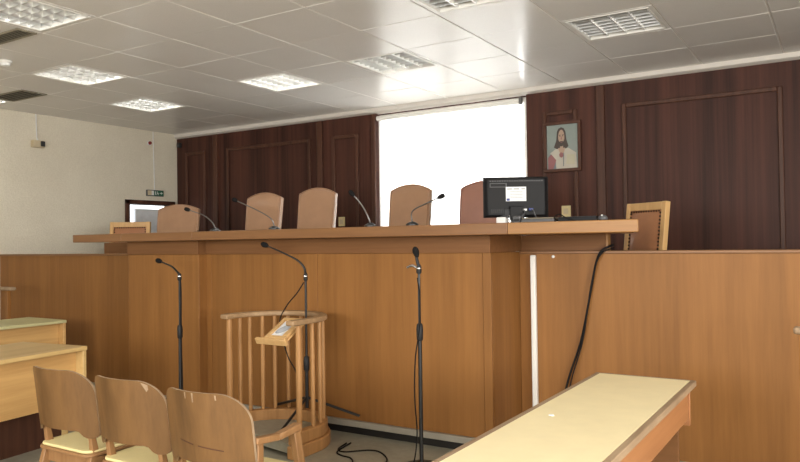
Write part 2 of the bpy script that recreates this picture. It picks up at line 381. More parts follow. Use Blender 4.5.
# ------------------------------------------------------------------ window, blind, door
wt = struct(MB().box(WX0, WX0+.06, YB+.08, YB+.14, WZ0, WZ1).box(WX1-.06, WX1, YB+.08, YB+.14, WZ0, WZ1).box(WX0+.06, WX1-.06, YB+.08, YB+.14, WZ0, WZ0+.06)
            .box(WX0+.06, WX1-.06, YB+.08, YB+.14, WZ1-.06, WZ1).box(-4.035, -3.975, YB+.085, YB+.135, WZ0+.06, WZ1-.06), 'window_1', M['white'], 0.004)
pn = build(MB().box(WX0+.05, WX1-.05, YB+.108, YB+.112, WZ0+.05, WZ1-.05), 'window_pane', M['glass'], wt)
t = root('roller_blind', 'white roller blind pulled down over the bright window', 'blind', (-4.04, YB+.04, 3.0))
build(MB().box(-5.0, -3.085, YB+.047, YB+.049, 1.04, 3.0), 'blind_cloth', M['blind'], t, True)
build(MB().tube([(-5.0, YB+.02, 3.015), (-3.085, YB+.02, 3.015)], .032, 16), 'roller', M['white'], t, True)
build(MB().box(-3.083, -3.06, YB-.015, YB+.055, 2.975, 3.06), 'end_bracket', M['steel'], t, True, .003)
build(MB().box(-5.0, -3.085, YB+.04, YB+.056, 1.015, 1.04), 'bottom_bar', M['white'], t, True, .003)
build(MB().tube([(-3.072, YB+.01, 2.98), (-3.072, YB+.012, 1.35)], .003, 6), 'pull_chain', M['wplastic'], t, True)

t = struct(MB().box(XL-.16, XL-.115, DY0+.2, DY1-.01, .01, DZ-.06), 'door_1', M['greydoor'], .004)
build(MB().box(XL-.115, XL-.108, DY0+.29, DY1-.1, 1.25, DZ-.16).box(XL-.115, XL-.108, DY0+.29, DY1-.1, .2, 1.1), 'door_panel', M['greydoor'], t, False, .003)
build(MB().tube(spline([(XL-.114, DY0+.24, 1.02), (XL-.07, DY0+.24, 1.02), (XL-.065, DY0+.27, 1.02), (XL-.065, DY0+.35, 1.02)], 4), .009, 8), 'door_handle', M['chrome'], t)

# ------------------------------------------------------------------ wall fittings
t = root('exit_sign', 'green emergency exit sign with running figure above the door', 'sign', (XL, 7.07, 2.23))
y0, y1, z0, z1 = 6.92, 7.215, 2.182, 2.272
build(MB().box(XL, XL+.035, y0, y1, z0, z1), 'housing', M['gplastic'], t, True, .004)
X = XL+.0352
# left part pale cover, right part green pictogram
mb = MB().box(X, X+.002, y0+.075, y0+.115, z0+.012, z1-.012, 1).box(X, X+.002, y0+.115, y1-.008, z0+.01, z1-.01, 0).box(X, X+.0015, y0+.006, y0+.075, z0+.01, z1-.01, 2)
build(mb, 'sign_face', [M['green'], M['wplastic'], M['beige']], t, True)
mb = MB(); X2 = X+.0022
def ysh(poly): mb.prism([(p[0], p[1]) for p in poly], X2, X2+.001, 0, Matrix(((0, 0, 1, 0), (1, 0, 0, 0), (0, 1, 0, 0), (0, 0, 0, 1))))
ysh([(y0+.135, z0+.02), (y0+.15, z0+.02), (y0+.15, z1-.02), (y0+.135, z1-.02)])
ysh([(y0+.175+.007*math.cos(a*PI/4), z1-.026+.007*math.sin(a*PI/4)) for a in range(8)])
ysh([(y0+.168, z0+.04), (y0+.182, z0+.042), (y0+.184, z1-.036), (y0+.170, z1-.036)])
ysh([(y0+.168, z0+.042), (y0+.160, z0+.018), (y0+.167, z0+.018), (y0+.177, z0+.042)])
ysh([(y0+.174, z0+.042), (y0+.19, z0+.03), (y0+.186, z0+.016), (y0+.193, z0+.016), (y0+.199, z0+.034), (y0+.182, z0+.048)])
ysh([(y0+.183, z1-.04), (y0+.198, z1-.052), (y0+.201, z1-.047), (y0+.186, z1-.034)])
ysh([(y0+.218, z0+.04), (y0+.243, z0+.04), (y0+.243, z0+.025), (y0+.275, z0+.045), (y0+.243, z0+.066), (y0+.243, z0+.05), (y0+.218, z0+.05)])
build(mb, 'pictogram', M['wplastic'], t, True)
o = build(MB().tube([(XL+.008, 7.07, 2.274), (XL+.008, 7.05, ZC-.005)], .007, 8), 'cable_conduit', M['wplastic'])
tag(o, 'thin white conduit running from ceiling down to the exit sign', 'conduit')
t = root('alarm_lamp', 'tiny dark red warning lamp high on the stucco wall', 'alarm', (XL, 6.98, 2.96))
build(MB().box(XL, XL+.02, 6.95, 7.01, 2.93, 2.99), 'mounting_base', M['wplastic'], t, True, .003)
build(MB().lathe([(.026, .02), (.026, .035), (.016, .05), (.001, .054)], (XL, 6.98, 2.96), 16, 0, (1, 0, 0)), 'lens', M['red'], t, True)
t = root('wall_sensor', 'beige wall sensor box with dark lens under the ceiling', 'sensor', (XL, 5.27, 2.75))
build(MB().box(XL, XL+.07, 5.18, 5.33, 2.71, 2.80), 'housing', M['beige'], t, True, .006)
build(MB().box(XL+.0705, XL+.085, 5.27, 5.325, 2.725, 2.79), 'lens', M['bplastic2'], t, True, .004)
build(MB().tube([(XL+.03, 5.255, 2.80), (XL+.012, 5.255, 2.84), (XL+.012, 5.245, ZC-.005)], .008, 8), 'cable', M['wplastic'], t, True)
t = root('corner_sensor', 'small black detector high in the panelling corner', 'sensor', (-8.6, YB, 2.98))
build(MB().box(-8.63, -8.57, YB-.05, YB, 2.94, 3.01), 'housing', M['bplastic2'], t, True, .006)
build(MB().sphere((-8.6, YB-.052, 2.965), .018), 'lens', M['gplastic'], t, True)
def socket(x, z, label):
    t = root('wall_socket', label, 'socket', (x, YB, z))
    build(MB().box(x-.05, x+.05, YB-.012, YB, z-.06, z+.06), 'plate', M['cream'], t, True, .004)
    build(MB().box(x-.026, x+.026, YB-.018, YB-.0122, z-.03, z+.03), 'insert', M['beige'], t, True, .003)
socket(-5.56, 1.73, 'cream wall socket on dark panelling left of the window')
socket(-2.56, 1.76, 'cream wall socket on dark panelling behind the keyboard')

# framed portrait (a plain portrait of a bearded man in a pale robe)
px0, px1, pz0, pz1 = -2.79, -2.375, 2.185, 2.73
t = root('framed_portrait', 'brown framed portrait of a long haired bearded man in white robe', 'picture', ((px0+px1)/2, YB, pz0))
f = .035; yb, yf = YB-.02, YB-.05
build(MB().box(px0, px1, yf, yb, pz0, pz0+f).box(px0, px1, yf, yb, pz1-f, pz1).box(px0, px0+f, yf, yb, pz0+f, pz1-f).box(px1-f, px1, yf, yb, pz0+f, pz1-f), 'frame', M['mould'], t, True, .006)
PM = [plain('print_background', rgb(132, 142, 136), .5), plain('print_hair', rgb(66, 54, 48), .5), plain('print_skin', rgb(168, 142, 122), .5),
      plain('print_robe', rgb(178, 172, 158), .5), plain('print_red', rgb(142, 92, 92), .5), plain('print_grey', rgb(108, 116, 122), .5), plain('print_halo', rgb(178, 172, 148), .5)]
mb = MB(); YP = YB-.03
def pic(poly, mi, lay):
    P = [(px0+f+(px1-px0-2*f)*a, pz0+f+(pz1-pz0-2*f)*b) for a, b in poly]
    mb.prism(P, YP-.0006*(lay+1), YP-.0006*lay-.0001, mi, Matrix(((1, 0, 0, 0), (0, 0, 1, 0), (0, 1, 0, 0), (0, 0, 0, 1))))
def ell(cx, cy, rx, ry, n=20): return [(cx+rx*math.cos(2*PI*k/n), cy+ry*math.sin(2*PI*k/n)) for k in range(n)]
pic([(0, 0), (1, 0), (1, 1), (0, 1)], 0, 0)
pic([(.02, 0), (.98, 0), (.95, .3), (.75, .42), (.25, .42), (.05, .3)], 5, 2)
pic([(.3, 0), (.97, 0), (.94, .34), (.7, .46), (.3, .46), (.1, .36), (.28, .2)], 3, 3)
pic([(.04, .0), (.2, .0), (.3, .2), (.14, .34), (.03, .26)], 4, 4)
pic([(.335, .84), (.38, .91), (.47, .94), (.56, .91), (.61, .83), (.635, .66), (.70, .50), (.62, .45), (.33, .45), (.23, .49), (.31, .64)], 1, 5)
pic([(.43, .40), (.53, .40), (.525, .58), (.43, .58)], 2, 6)
pic(ell(.475, .71, .10, .175), 2, 7)
pic([(.385, .66), (.41, .61), (.45, .625), (.50, .625), (.54, .61), (.565, .66), (.555, .57), (.52, .515), (.475, .50), (.43, .515), (.395, .57)], 1, 8)
pic([(.46, .66), (.495, .66), (.485, .73), (.47, .73)], 4, 8)
pic(ell(.435, .74, .022, .010, 10), 1, 9); pic(ell(.52, .74, .022, .010, 10), 1, 9)
pic([(.40, .755), (.46, .76), (.46, .77), (.40, .77)], 1, 8); pic([(.495, .76), (.56, .755), (.56, .77), (.495, .77)], 1, 8)
pic(ell(.477, .60, .03, .009, 10), 4, 9)
pic([(.36, .47), (.6, .47), (.55, .36), (.48, .32), (.42, .36)], 2, 8)
pic(ell(.47, .31, .07, .06, 12), 4, 9)
pic([(.62, .1), (.9, .08), (.9, .3), (.66, .32)], 6, 9)
pic([(.52, .05), (.545, .05), (.56, .36), (.535, .36)], 5, 9)
build(mb, 'portrait_print', PM, t, True)

# ------------------------------------------------------------------ judges' bench
BX0, BX1, BY, WY = -5.73, -2.052, 4.45, 4.995
t = root('judges_bench', 'long oak judges bench with overhanging counter across the room', 'bench', (-3.94, 4.7, 0))
CXR, CXL, CY = -1.012, -6.34, 4.2
ZB, ZT, ZF = 1.49, 1.565, 1.37
build(MB().box(BX0+.02, BX1-.02, BY+.01, WY, .0, .06), 'plinth', M['plinth'], t, True)
build(MB().box(BX0+.05, BX1-.05, BY+.02, WY, .06, ZB), 'carcass', M['bench'], t, True)
# front veneer boards
def board(x0, x1, y, nm='front_panel', z0=.105): build(MB().box(x0, x1, y, y+.02, z0, ZF), nm, M['bench'], t, True, .003)
board(-4.72, -3.575, BY); board(-3.545, -2.115, BY); board(-2.113, BX1, BY-.004)
build(MB().box(-3.574, -3.546, BY-.004, BY+.02, .105, ZF), 'cover_strip', M['bench'], t, True, .002)
build(MB().box(-4.78, -4.721, BY-.002, BY+.02, .105, ZF), 'cover_strip', M['bench'], t, True, .002)
build(MB().box(BX0, -4.781, BY-.09, BY+.02, .105, ZF), 'pilaster', M['bench'], t, True, .004)
build(MB().box(BX0, -4.782, BY-.10, BY+.02, ZF, ZB), 'frieze', M['frieze'], t, True, .003)
build(MB().box(-4.781, BX1, BY-.012, BY+.02, ZF, ZB), 'frieze', M['frieze'], t, True, .003)
build(MB().box(BX1-.02, BX1, BY+.02, WY, .06, ZF), 'end_panel', M['bench'], t, True, .002)
build(MB().box(BX1-.02, BX1-.001, BY+.02, WY, ZF+.001, ZB), 'end_frieze', M['frieze'], t, True, .002)
build(MB().box(BX0, BX0+.02, BY+.02, WY, .06, ZB), 'end_panel', M['frieze'], t, True, .002)
build(MB().box(BX0+.02, BX1-.02, BY-.028, BY+.02, .06, .104), 'base_ledge', M['ledge'], t, True, .003)
build(MB().box(-6.97, BX0+.01, WY, WY+.06, .0, ZB), 'wing_box', M['frieze'], t, True, .003)
build(MB().box(BX1-.015, -1.428, WY, WY+.06, .0, ZB), 'wing_box', M['frieze'], t, True, .003)
build(MB().box(-1.4275, -1.41, WY-.002, WY+.06, .0, ZB), 'edge_strip', M['bench_l'], t, True, .002)
# counter top in joined lengths
def counter(x0, x1, xb0, xb1, cm='bench_h'): build(MB().prism([(x0, CY), (x1, CY), (xb1, WY+.12), (xb0, WY+.12)], ZB+.001, ZT), 'counter_top', M[cm], t, True, .005)
counter(CXL, -5.62, -6.2, -5.621); counter(-5.619, -4.69, -5.619, -4.691); counter(-4.689, -1.82, -4.689, -1.821); counter(-1.819, CXR, -1.819, -1.27, 'bench_l')

# partitions either side
def partition(x0, x1, label, WY=WY):
    t = root('wooden_partition', label, 'partition', ((x0+x1)/2, WY-.035, 0))
    build(MB().box(x0, x1, WY-.05, WY-.003, 0, 1.352), 'panel', M['bench'], t, True)
    build(MB().box(x0, x1, WY-.062, WY+.0-.002, 1.352, 1.374), 'cap_rail', M['bench_h'], t, True, .005)
partition(BX1+.003, XR-.01, 'oak partition right of the judges bench behind the cream table')
partition(XL+.002, BX0-.003, 'oak partition left of the judges bench in front of stucco wall', 4.84)
o = build(MB().box(-1.955, -1.918, WY-.086, WY-.0505, .0, 1.345), 'white_conduit', M['white'], bevel=.006)
o = tag(o, 'white vertical trunking on the right partition beside the bench', 'conduit')

# ------------------------------------------------------------------ judges' leather chairs
def leather_chair(name, label, x, y, zt, wd, rz, mat):
    PZ = .75
    t = root(name, label, 'chair', (x, y, PZ), rz, 'judges leather chairs behind the bench')
    top = zt-PZ
    # upholstered back: domed top, soft edges. local: faces -Y
    n = 20; hw = wd/2; vs = []; rows = []
    def outline(inset):
        pts = []
        z0 = .42
        x_ = hw-inset
        zt_ = top-inset; cr = .035
        sh = .055
        pts.append((-x_*.94, z0)); 
        pts.append((-x_, zt_-sh-.12)); pts.append((-x_, zt_-sh-.012))
        for k in range(0, n+1):
            u = -1+2*k/n
            pts.append((x_*u*.988, zt_-sh*abs(u)**2.0))
        pts.append((x_, zt_-sh-.012)); pts.append((x_, zt_-sh-.12)); pts.append((x_*.94, z0))
        return pts
    lean = lambda z: (z-.42)*.14
    mb = MB(); layers = [(.012, -.045), (0.0, -.03), (0, .03), (.02, .05)]
    L = [outline(i) for i, _ in layers]; k = len(L[0])
    for (i, yy), P in zip(layers, L): mb.v += [(px, yy+lean(pz), pz) for px, pz in P]
    for a in range(len(layers)-1):
        for q in range(k): mb.f.append((a*k+q, a*k+(q+1) % k, (a+1)*k+(q+1) % k, (a+1)*k+q))
    mb.f.append(tuple(range(k-1, -1, -1))); mb.f.append(tuple(range((len(layers)-1)*k, len(layers)*k)))
    mb.mi = [0]*len(mb.f)
    bk = build(mb, 'backrest', mat, t, angle=50)
    P = outline(-.004)
    build(MB().tube([(px, -.032+lean(pz), pz) for px, pz in P], .007, 8), 'piping', mat, bk)
    build(MB().box(-hw*.95, hw*.95, -.5, .02, .38, .47), 'seat', mat, t, bevel=.03, seg=4)
    for s in (-1, 1):
        build(MB().tube(spline([(s*(hw-.01), .04, .56), (s*(hw+.02), -.1, .62), (s*(hw+.02), -.34, .62), (s*(hw-.01), -.4, .56), (s*(hw-.04), -.36, .43)], 5), .022, 10), 'armrest', M['bplastic'], t)
    build(MB().tube([(0, -.22, .08), (0, -.22, .38)], .03, 14), 'gas_column', M['black'], t)
    mb = MB()
    for a in range(5):
        q = 2*PI*a/5+.3; mb.bar((0, -.22, .1), (.27*math.cos(q), -.22+.27*math.sin(q), .065), .05, .03, 0, .035, .02, Vector((-math.sin(q), math.cos(q), 0)))
        mb.sphere((.27*math.cos(q), -.22+.27*math.sin(q), .03), .03, 10)
    build(mb, 'star_base', M['black'], t)
    return t
leather_chair('leather_armchair', 'tan leather judge chair leftmost, in front of the grey door', -6.73, 5.78, 1.93, .52, .30, M['leather'])
leather_chair('leather_armchair', 'tan leather judge chair in front of the left dark panelling', -5.385, 5.78, 2.005, .43, .12, M['leather'])
leather_chair('leather_armchair', 'tan leather judge chair on the left side of the wall socket', -4.65, 5.78, 2.02, .42, .12, M['leather'])
leather_chair('leather_armchair', 'tan leather judge chair silhouetted against the white window', -3.525, 5.78, 1.995, .42, .05, M['leather'])
leather_chair('leather_armchair', 'reddish brown leather judge chair partly hidden by the monitor', -2.755, 5.78, 1.985, .45, .0, M['leather_r'])

# wooden framed clerk chairs with nailed leather panels
def framed_chair(label, x, y, zt, wd, rz, slim):
    PZ = .75; top = zt-PZ; hw = wd/2
    t = root('framed_chair', label, 'chair', (x, y, PZ), rz, 'wood framed chairs at the bench ends')
    lean = lambda z: max(0, (z-.45))*.12
    fw_ = .045
    for s in (-1, 1):
        nm = 'back_post'
        mb = MB().bar((s*(hw-fw_/2), .0, .0), (s*(hw-fw_/2), .0, .45), .04, .045).bar((s*(hw-fw_/2), 0, .45), (s*(hw-fw_/2), lean(top), top), .045, .045)
        build(mb, nm, M['frame'], t, bevel=.004)
        build(MB().bar((s*(hw-.025), -.42, 0), (s*(hw-.025), -.42, .43), .035, .035, 0, .045, .045), 'leg', M['frame'], t, bevel=.004)
    build(MB().bar((-hw+.045, lean(top-.03), top-.03), (hw-.045, lean(top-.03), top-.03), .06, .045, side=Vector((0, 0, 1))), 'top_rail', M['frame'], t, bevel=.004)
    build(MB().bar((-hw+.045, lean(.5), .5), (hw-.045, lean(.5), .5), .05, .04, side=Vector((0, 0, 1))), 'lower_rail', M['frame'], t, bevel=.004)
    z0, z1 = .525, top-.06
    A = Vector((0, lean(z0), z0)); B = Vector((0, lean(z1), z1)); d = (B-A).normalized(); nrm = Vector((0, -d.z, d.y)) if slim else Vector((0, -d.z, d.y))
    mb = MB(); iw = hw-.045; n = 8; vs = []; fs = []
    for i in range(n+1):
        for j in range(n+1):
            u, v = i/n*2-1, j/n; bul = .02*(1-u**4)*(1-(2*v-1)**4)+.004
            vs.append(Vector((u*iw, 0, 0))+A+(B-A)*v+nrm*(bul+.008))
    for i in range(n+1):
        for j in range(n+1):
            u, v = i/n*2-1, j/n; vs.append(Vector((u*iw, 0, 0))+A+(B-A)*v-nrm*.014)
    Q = (n+1)**2; idx = lambda i, j, l: l*Q+i*(n+1)+j
    for i in range(n):
        for j in range(n):
            fs.append((idx(i, j, 0), idx(i+1, j, 0), idx(i+1, j+1, 0), idx(i, j+1, 0))); fs.append((idx(i, j, 1), idx(i, j+1, 1), idx(i+1, j+1, 1), idx(i+1, j, 1)))
    for i in range(n):
        for (j) in (0, n): fs.append((idx(i, j, 0), idx(i+1, j, 0), idx(i+1, j, 1), idx(i, j, 1))); fs.append((idx(j, i, 0), idx(j, i+1, 0), idx(j, i+1, 1), idx(j, i, 1)))
    pad = build(mb.add(vs, fs), 'leather_panel', M['leather_d'], t)
    mb = MB(); ln = (B-A).length
    for k in range(int(ln/.028)):
        for s in (-1, 1): mb.sphere(Vector((s*(iw-.012), 0, 0))+A+d*(.012+k*.028)+nrm*.018, .008, 8)
    for k in range(int(2*iw/.028)):
        mb.sphere(Vector((-iw+.015+k*.028, 0, 0))+B-d*.012+nrm*.018, .008, 8)
    build(mb, 'nail_trim', M['nail'], pad)
    build(MB().box(-hw+.02, hw-.02, -.44, -.03, .43, .485), 'seat', M['leather_d'], t, bevel=.015, seg=3)
    return t
framed_chair('light wood framed chair at far left showing only its leather top', -7.42, 5.66, 1.745, .49, .5575, False)
framed_chair('light wood framed chair with nailed brown leather back at right', -1.36, 5.76, 1.735, .44, -.62, True)

# ------------------------------------------------------------------ desk microphones on the counter
def desk_mic(pts, label, base_xy):
    x, y = base_xy
    t = root('desk_microphone', label, 'microphone', (x, y, ZT), 0, 'gooseneck microphones on the counter')
    build(MB().lathe([(.045, 0), (.045, .012), (.03, .022), (.012, .03)], (x, y, ZT+.001), 20), 'base', M['black'], t, True)
    P = [(x, y, ZT+.03)]+pts
    S = spline(P, 8)
    build(MB().tube(S, .005, 8), 'gooseneck', M['steel'], t, True)
    d = (S[-1]-S[-2]).normalized()
    build(MB().lathe([(.008, -.02), (.016, -.004), (.018, .018), (.014, .034), (.001, .04)], S[-1], 14, 0, d), 'mic_head', M['foam'], t, True)
desk_mic([(-4.584, 4.33, 1.646), (-4.68, 4.32, 1.708), (-4.84, 4.3, 1.758)], 'gooseneck microphone bending left in front of the leftmost leather chair', (-4.555, 4.34))
desk_mic([(-3.905, 4.33, 1.643), (-3.971, 4.33, 1.686), (-4.106, 4.32, 1.747), (-4.28, 4.31, 1.815)], 'gooseneck microphone crossing in front of the second leather chair', (-3.893, 4.34))
desk_mic([(-2.985, 4.34, 1.65), (-3.04, 4.34, 1.735), (-3.11, 4.33, 1.812)], 'gooseneck microphone leaning left in front of dark panelling beside window', (-2.968, 4.35))
desk_mic([(-2.602, 4.33, 1.649), (-2.567, 4.32, 1.683), (-2.442, 4.31, 1.727), (-2.355, 4.3, 1.756)], 'gooseneck microphone pointing right in front of the bright window', (-2.603, 4.34))

# ------------------------------------------------------------------ monitor and desk clutter
mx, my = -2.01, 4.80
t = root('computer_monitor', 'black computer monitor seen from behind with white label sticker', 'monitor', (mx, my, ZT), .5575)
zb, zt = .052, .343; hw = .233
# local -Y is the rear side facing the room
build(MB().box(-hw, hw, .0, .022, zb, zt), 'bezel', M['bplastic'], t, bevel=.005)
build(MB().box(-hw+.014, hw-.014, .0222, .0232, zb+.016, zt-.014), 'screen', M['black'], t)
sh = MB(); a = [(-hw+.003, .0, zb+.003), (hw-.003, 0, zb+.003), (hw-.003, 0, zt-.003), (-hw+.003, 0, zt-.003)]; b_ = [(-hw+.03, -.026, zb+.014), (hw-.03, -.026, zb+.014), (hw-.03, -.026, zt-.014), (-hw+.03, -.026, zt-.014)]
sh.add(a+b_, [(0, 1, 5, 4), (1, 2, 6, 5), (2, 3, 7, 6), (3, 0, 4, 7), (4, 5, 6, 7), (3, 2, 1, 0)])
shell = build(sh, 'rear_shell', M['bplastic'], t, bevel=.006)
mb = MB()
for k in range(22): x = -.19+k*.0175; mb.box(x, x+.011, -.0275, -.0262, zt-.034, zt-.027)
build(mb, 'vent_slots', M['gplastic'], shell); mb = MB()
for k in range(8): x = -.18+k*.014; mb.box(x, x+.008, -.0275, -.0262, zb+.03, zb+.06)
build(mb, 'lower_vent', M['bplastic2'], shell)
mb = MB().box(-.188, -.068, -.0275, -.0262, zt-.075, zt-.071).box(-.188, -.068, -.0275, -.0262, zt-.05, zt-.046).box(-.188, -.184, -.0275, -.0262, zt-.071, zt-.05).box(-.075, -.068, -.0275, -.0262, zt-.071, zt-.05)
build(mb, 'name_plate', M['gplastic'], shell)
mb = MB().box(-.075, .07, -.0282, -.0262, zt-.175, zt-.073, 0)
for k, (xa, xb) in enumerate(((-.065, -.03), (-.02, .02), (.035, .062))): mb.box(xa, xb, -.0286, -.0282, zt-.092, zt-.084, 2)
for k in range(5): mb.box(-.045, .045-.006*(k % 2), -.0286, -.0282, zt-.108-.011*k, zt-.105-.011*k, 2)
mb.box(-.07, -.048, -.0286, -.0282, zt-.172, zt-.155, 1)
build(mb, 'label_sticker', [M['label'], M['blue'], M['ink']], shell)
mb = MB().box(-.09, .06, -.034, -.026, zb+.005, zb+.06)
build(mb, 'port_block', M['bplastic2'], shell, bevel=.004)
build(MB().box(.035, .07, -.05, -.0345, zb+.045, zb+.06), 'video_plug', M['wplastic'], shell, bevel=.002)
build(MB().box(.085, .115, -.05, -.0265, zb+.048, zb+.064), 'blue_plug', M['blue'], shell, bevel=.002, label='blue video plug')
build(MB().prism([(-.05, -.05), (.05, -.05), (.035, -.02), (-.035, -.02)], .012, zb+.08).box(-.03, .03, -.045, -.03, .01, .1), 'stand_neck', M['bplastic'], t, bevel=.004)
build(MB().lathe([(.11, .0), (.112, .008), (.1, .014), (.02, .018)], (0, -.02, .001), 28), 'stand_base', M['bplastic'], t)
for nm, pts in (('video_cable', [(.052, -.05, zb+.05), (.04, -.09, zb+.02), (-.03, -.11, .03), (-.1, -.1, .04), (-.13, -.07, .012)]),
                ('power_cable', [(-.06, -.036, zb+.01), (-.1, -.07, zb+.01), (-.12, -.08, .05), (-.08, -.10, .015), (.0, -.12, .012)]),
                ('signal_cable', [(.1, -.05, zb+.056), (.115, -.07, zb+.04), (.13, -.075, .05), (.17, -.08, .012), (.23, -.06, .012)])):
    build(MB().tube(spline(pts, 8), .0035, 6), nm, M['gplastic'], t)
o = root('power_adapter', 'small white adapter block under the monitor left side', 'adapter', (-2.03, 4.6, ZT))
build(MB().box(-2.065, -1.995, 4.57, 4.64, ZT+.001, ZT+.05), 'adapter_body', M['wplastic'], o, True, .008)
build(MB().tube(spline([(-2.0, 4.6, ZT+.04), (-1.97, 4.58, ZT+.06), (-1.955, 4.58, ZT+.02), (-1.93, 4.6, ZT+.008)], 6), .004, 6), 'lead', M['gplastic'], o, True)
o = root('cable_hub', 'grey cable hub box beside the white adapter on counter', 'hub', (-1.93, 4.62, ZT))
build(MB().box(-1.955, -1.895, 4.6, 4.65, ZT+.001, ZT+.055), 'hub_body', M['gplastic'], o, True, .006)
build(MB().box(-1.945, -1.905, 4.596, 4.5995, ZT+.02, ZT+.035), 'socket_strip', M['bplastic2'], o, True)
o = root('document_tray', 'flat pale grey box lying on counter below the monitor', 'box', (-1.76, 4.6, ZT))
build(MB().box(-1.87, -1.64, 4.55, 4.67, ZT+.001, ZT+.03), 'tray_body', M['gplastic'], o, True, .004)
build(MB().box(-1.865, -1.645, 4.555, 4.665, ZT+.0305, ZT+.038), 'lid', M['ventgrey'], o, True, .003)
t = root('keyboard', 'black keyboard lying on the right end of the counter', 'keyboard', (-1.48, 4.62, ZT))
build(MB().prism([(4.56, ZT+.001), (4.70, ZT+.001), (4.70, ZT+.022), (4.56, ZT+.034)], -1.615, -1.36, 0, Matrix(((0, 0, 1, 0), (1, 0, 0, 0), (0, 1, 0, 0), (0, 0, 0, 1)))), 'keyboard_body', M['bplastic'], t, True, .003)
mb = MB()
for r in range(5):
    for c in range(15): x = -1.608+c*.0163; y = 4.572+r*.024; z = ZT+.034-(y-4.56)*.085; mb.box(x, x+.0135, y, y+.019, z, z+.006)
build(mb, 'keys', M['bplastic2'], t, True)
t = root('computer_mouse', 'small grey mouse at the far right of the counter', 'mouse', (-1.33, 4.6, ZT))
build(MB().sphere((-1.33, 4.6, ZT+.022), .032, 16, 0, .68), 'mouse_body', M['gplastic'], t, True)
build(MB().box(-1.334, -1.326, 4.575, 4.59, ZT+.036, ZT+.046), 'scroll_wheel', M['wplastic'], t, True, .002)
o = build(MB().tube(spline([(-1.62, 4.585, ZT+.01), (-1.64, 4.56, ZT+.035), (-1.60, 4.545, ZT+.055), (-1.55, 4.53, ZT+.03), (-1.50, 4.52, ZT+.006)], 8), .004, 6), 'loose_cable', M['rubber'])
tag(o, 'short black cable looping in front of the keyboard', 'cable')

# black cables hanging down over the partition
t = root('hanging_cable', 'black double cable hanging down the right partition from counter', 'cable', (-1.45, 4.92, 0))
yf = WY-.075
build(MB().tube(spline([(-1.392, WY+.05, 1.41), (-1.388, WY-.02, 1.405), (-1.44, yf+.005, 1.37), (-1.478, yf, 1.28), (-1.515, yf, 1.1), (-1.59, yf, .75), (-1.70, yf, .42), (-1.78, yf, .012)], 8), .008, 8), 'main_cable', M['rubber'], t, True)
build(MB().tube(spline([(-1.392, WY+.05, 1.385), (-1.39, WY-.01, 1.385), (-1.43, yf-.006, 1.36), (-1.472, yf-.014, 1.28), (-1.515, yf-.016, 1.1), (-1.575, yf-.012, .75), (-1.672, yf-.012, .42), (-1.73, yf, .012)], 8), .005, 8), 'thin_cable', M['rubber'], t, True)
t = root('white_button', 'tiny white cap on the right partition near the trunking', 'button', (-1.79, WY-.05, 1.33))
build(MB().lathe([(.011, 0), (.011, .006), (.006, .01), (.001, .011)], (-1.79, WY-.0505, 1.333), 12, 0, (0, -1, 0)), 'cap', M['wplastic'], t, True)

# ------------------------------------------------------------------ witness stand (curved rail with balusters)
PCX, PCY, PR, PYF, PYL = -3.575, 3.93, .38, 3.73, 3.87
t = root('witness_stand', 'curved wooden witness stand with slatted railing facing the bench', 'witness stand', (PCX, PCY, 0))
def upath(r, yfr, yfl=None, n=28):
    yfl = yfr if yfl is None else yfl
    return [(PCX+r, yfr)]+[(PCX+r*math.cos(PI*k/n), PCY+r*math.sin(PI*k/n)) for k in range(n+1)]+[(PCX-r, yfl)]
def uring(ro, ri, z0, z1, yf): return MB().add(*ring(upath(ro, yf, yf+PYL-PYF), upath(ri, yf, yf+PYL-PYF), z0, z1))
def ring(o, i, z0, z1):
    n = len(o); vs = [(x, y, z0) for x, y in o]+[(x, y, z0) for x, y in i]+[(x, y, z1) for x, y in o]+[(x, y, z1) for x, y in i]; fs = []
    for k in range(n-1):
        fs += [(k, k+1, n+k+1, n+k), (2*n+k, 3*n+k, 3*n+k+1, 2*n+k+1), (k, 2*n+k, 2*n+k+1, k+1), (n+k, n+k+1, 3*n+k+1, 3*n+k)]
    fs += [(0, n, 3*n, 2*n), (n-1, 3*n-1, 4*n-1, 2*n-1)]
    return vs, fs
build(uring(PR+.048, PR-.034, 0.0, .088, PYF-.03), 'base_step', M['pulpit'], t, True, .008)
build(uring(PR+.03, PR-.035, .0885, .175, PYF-.015), 'base_ring', M['pulpit'], t, True, .008)
build(MB().prism(upath(PR-.0345, PYF, PYL), .03, .095), 'floor_board', M['floor'], t, True)
build(uring(PR+.035, PR-.035, .895, .932, PYF-.03), 'hand_rail', M['pulpitrail'], t, True, .01)
def bal(x, y, r): build(MB().tube([(x, y, .17), (x, y, .26), (x, y, .55), (x, y, .82), (x, y, .9)], r, 10, rs=[r*.9, r, r*1.1, r, r*.9]), 'baluster', M['pulpit'], t, True)
bal(PCX+PR, 3.795, .02); bal(PCX-PR, PYL+.03, .022)
for d in (2, 18, 37, 58, 77, 94, 111, 127, 141, 156, 169):
    a = math.radians(d); bal(PCX+PR*math.cos(a), PCY+PR*math.sin(a), .0155)
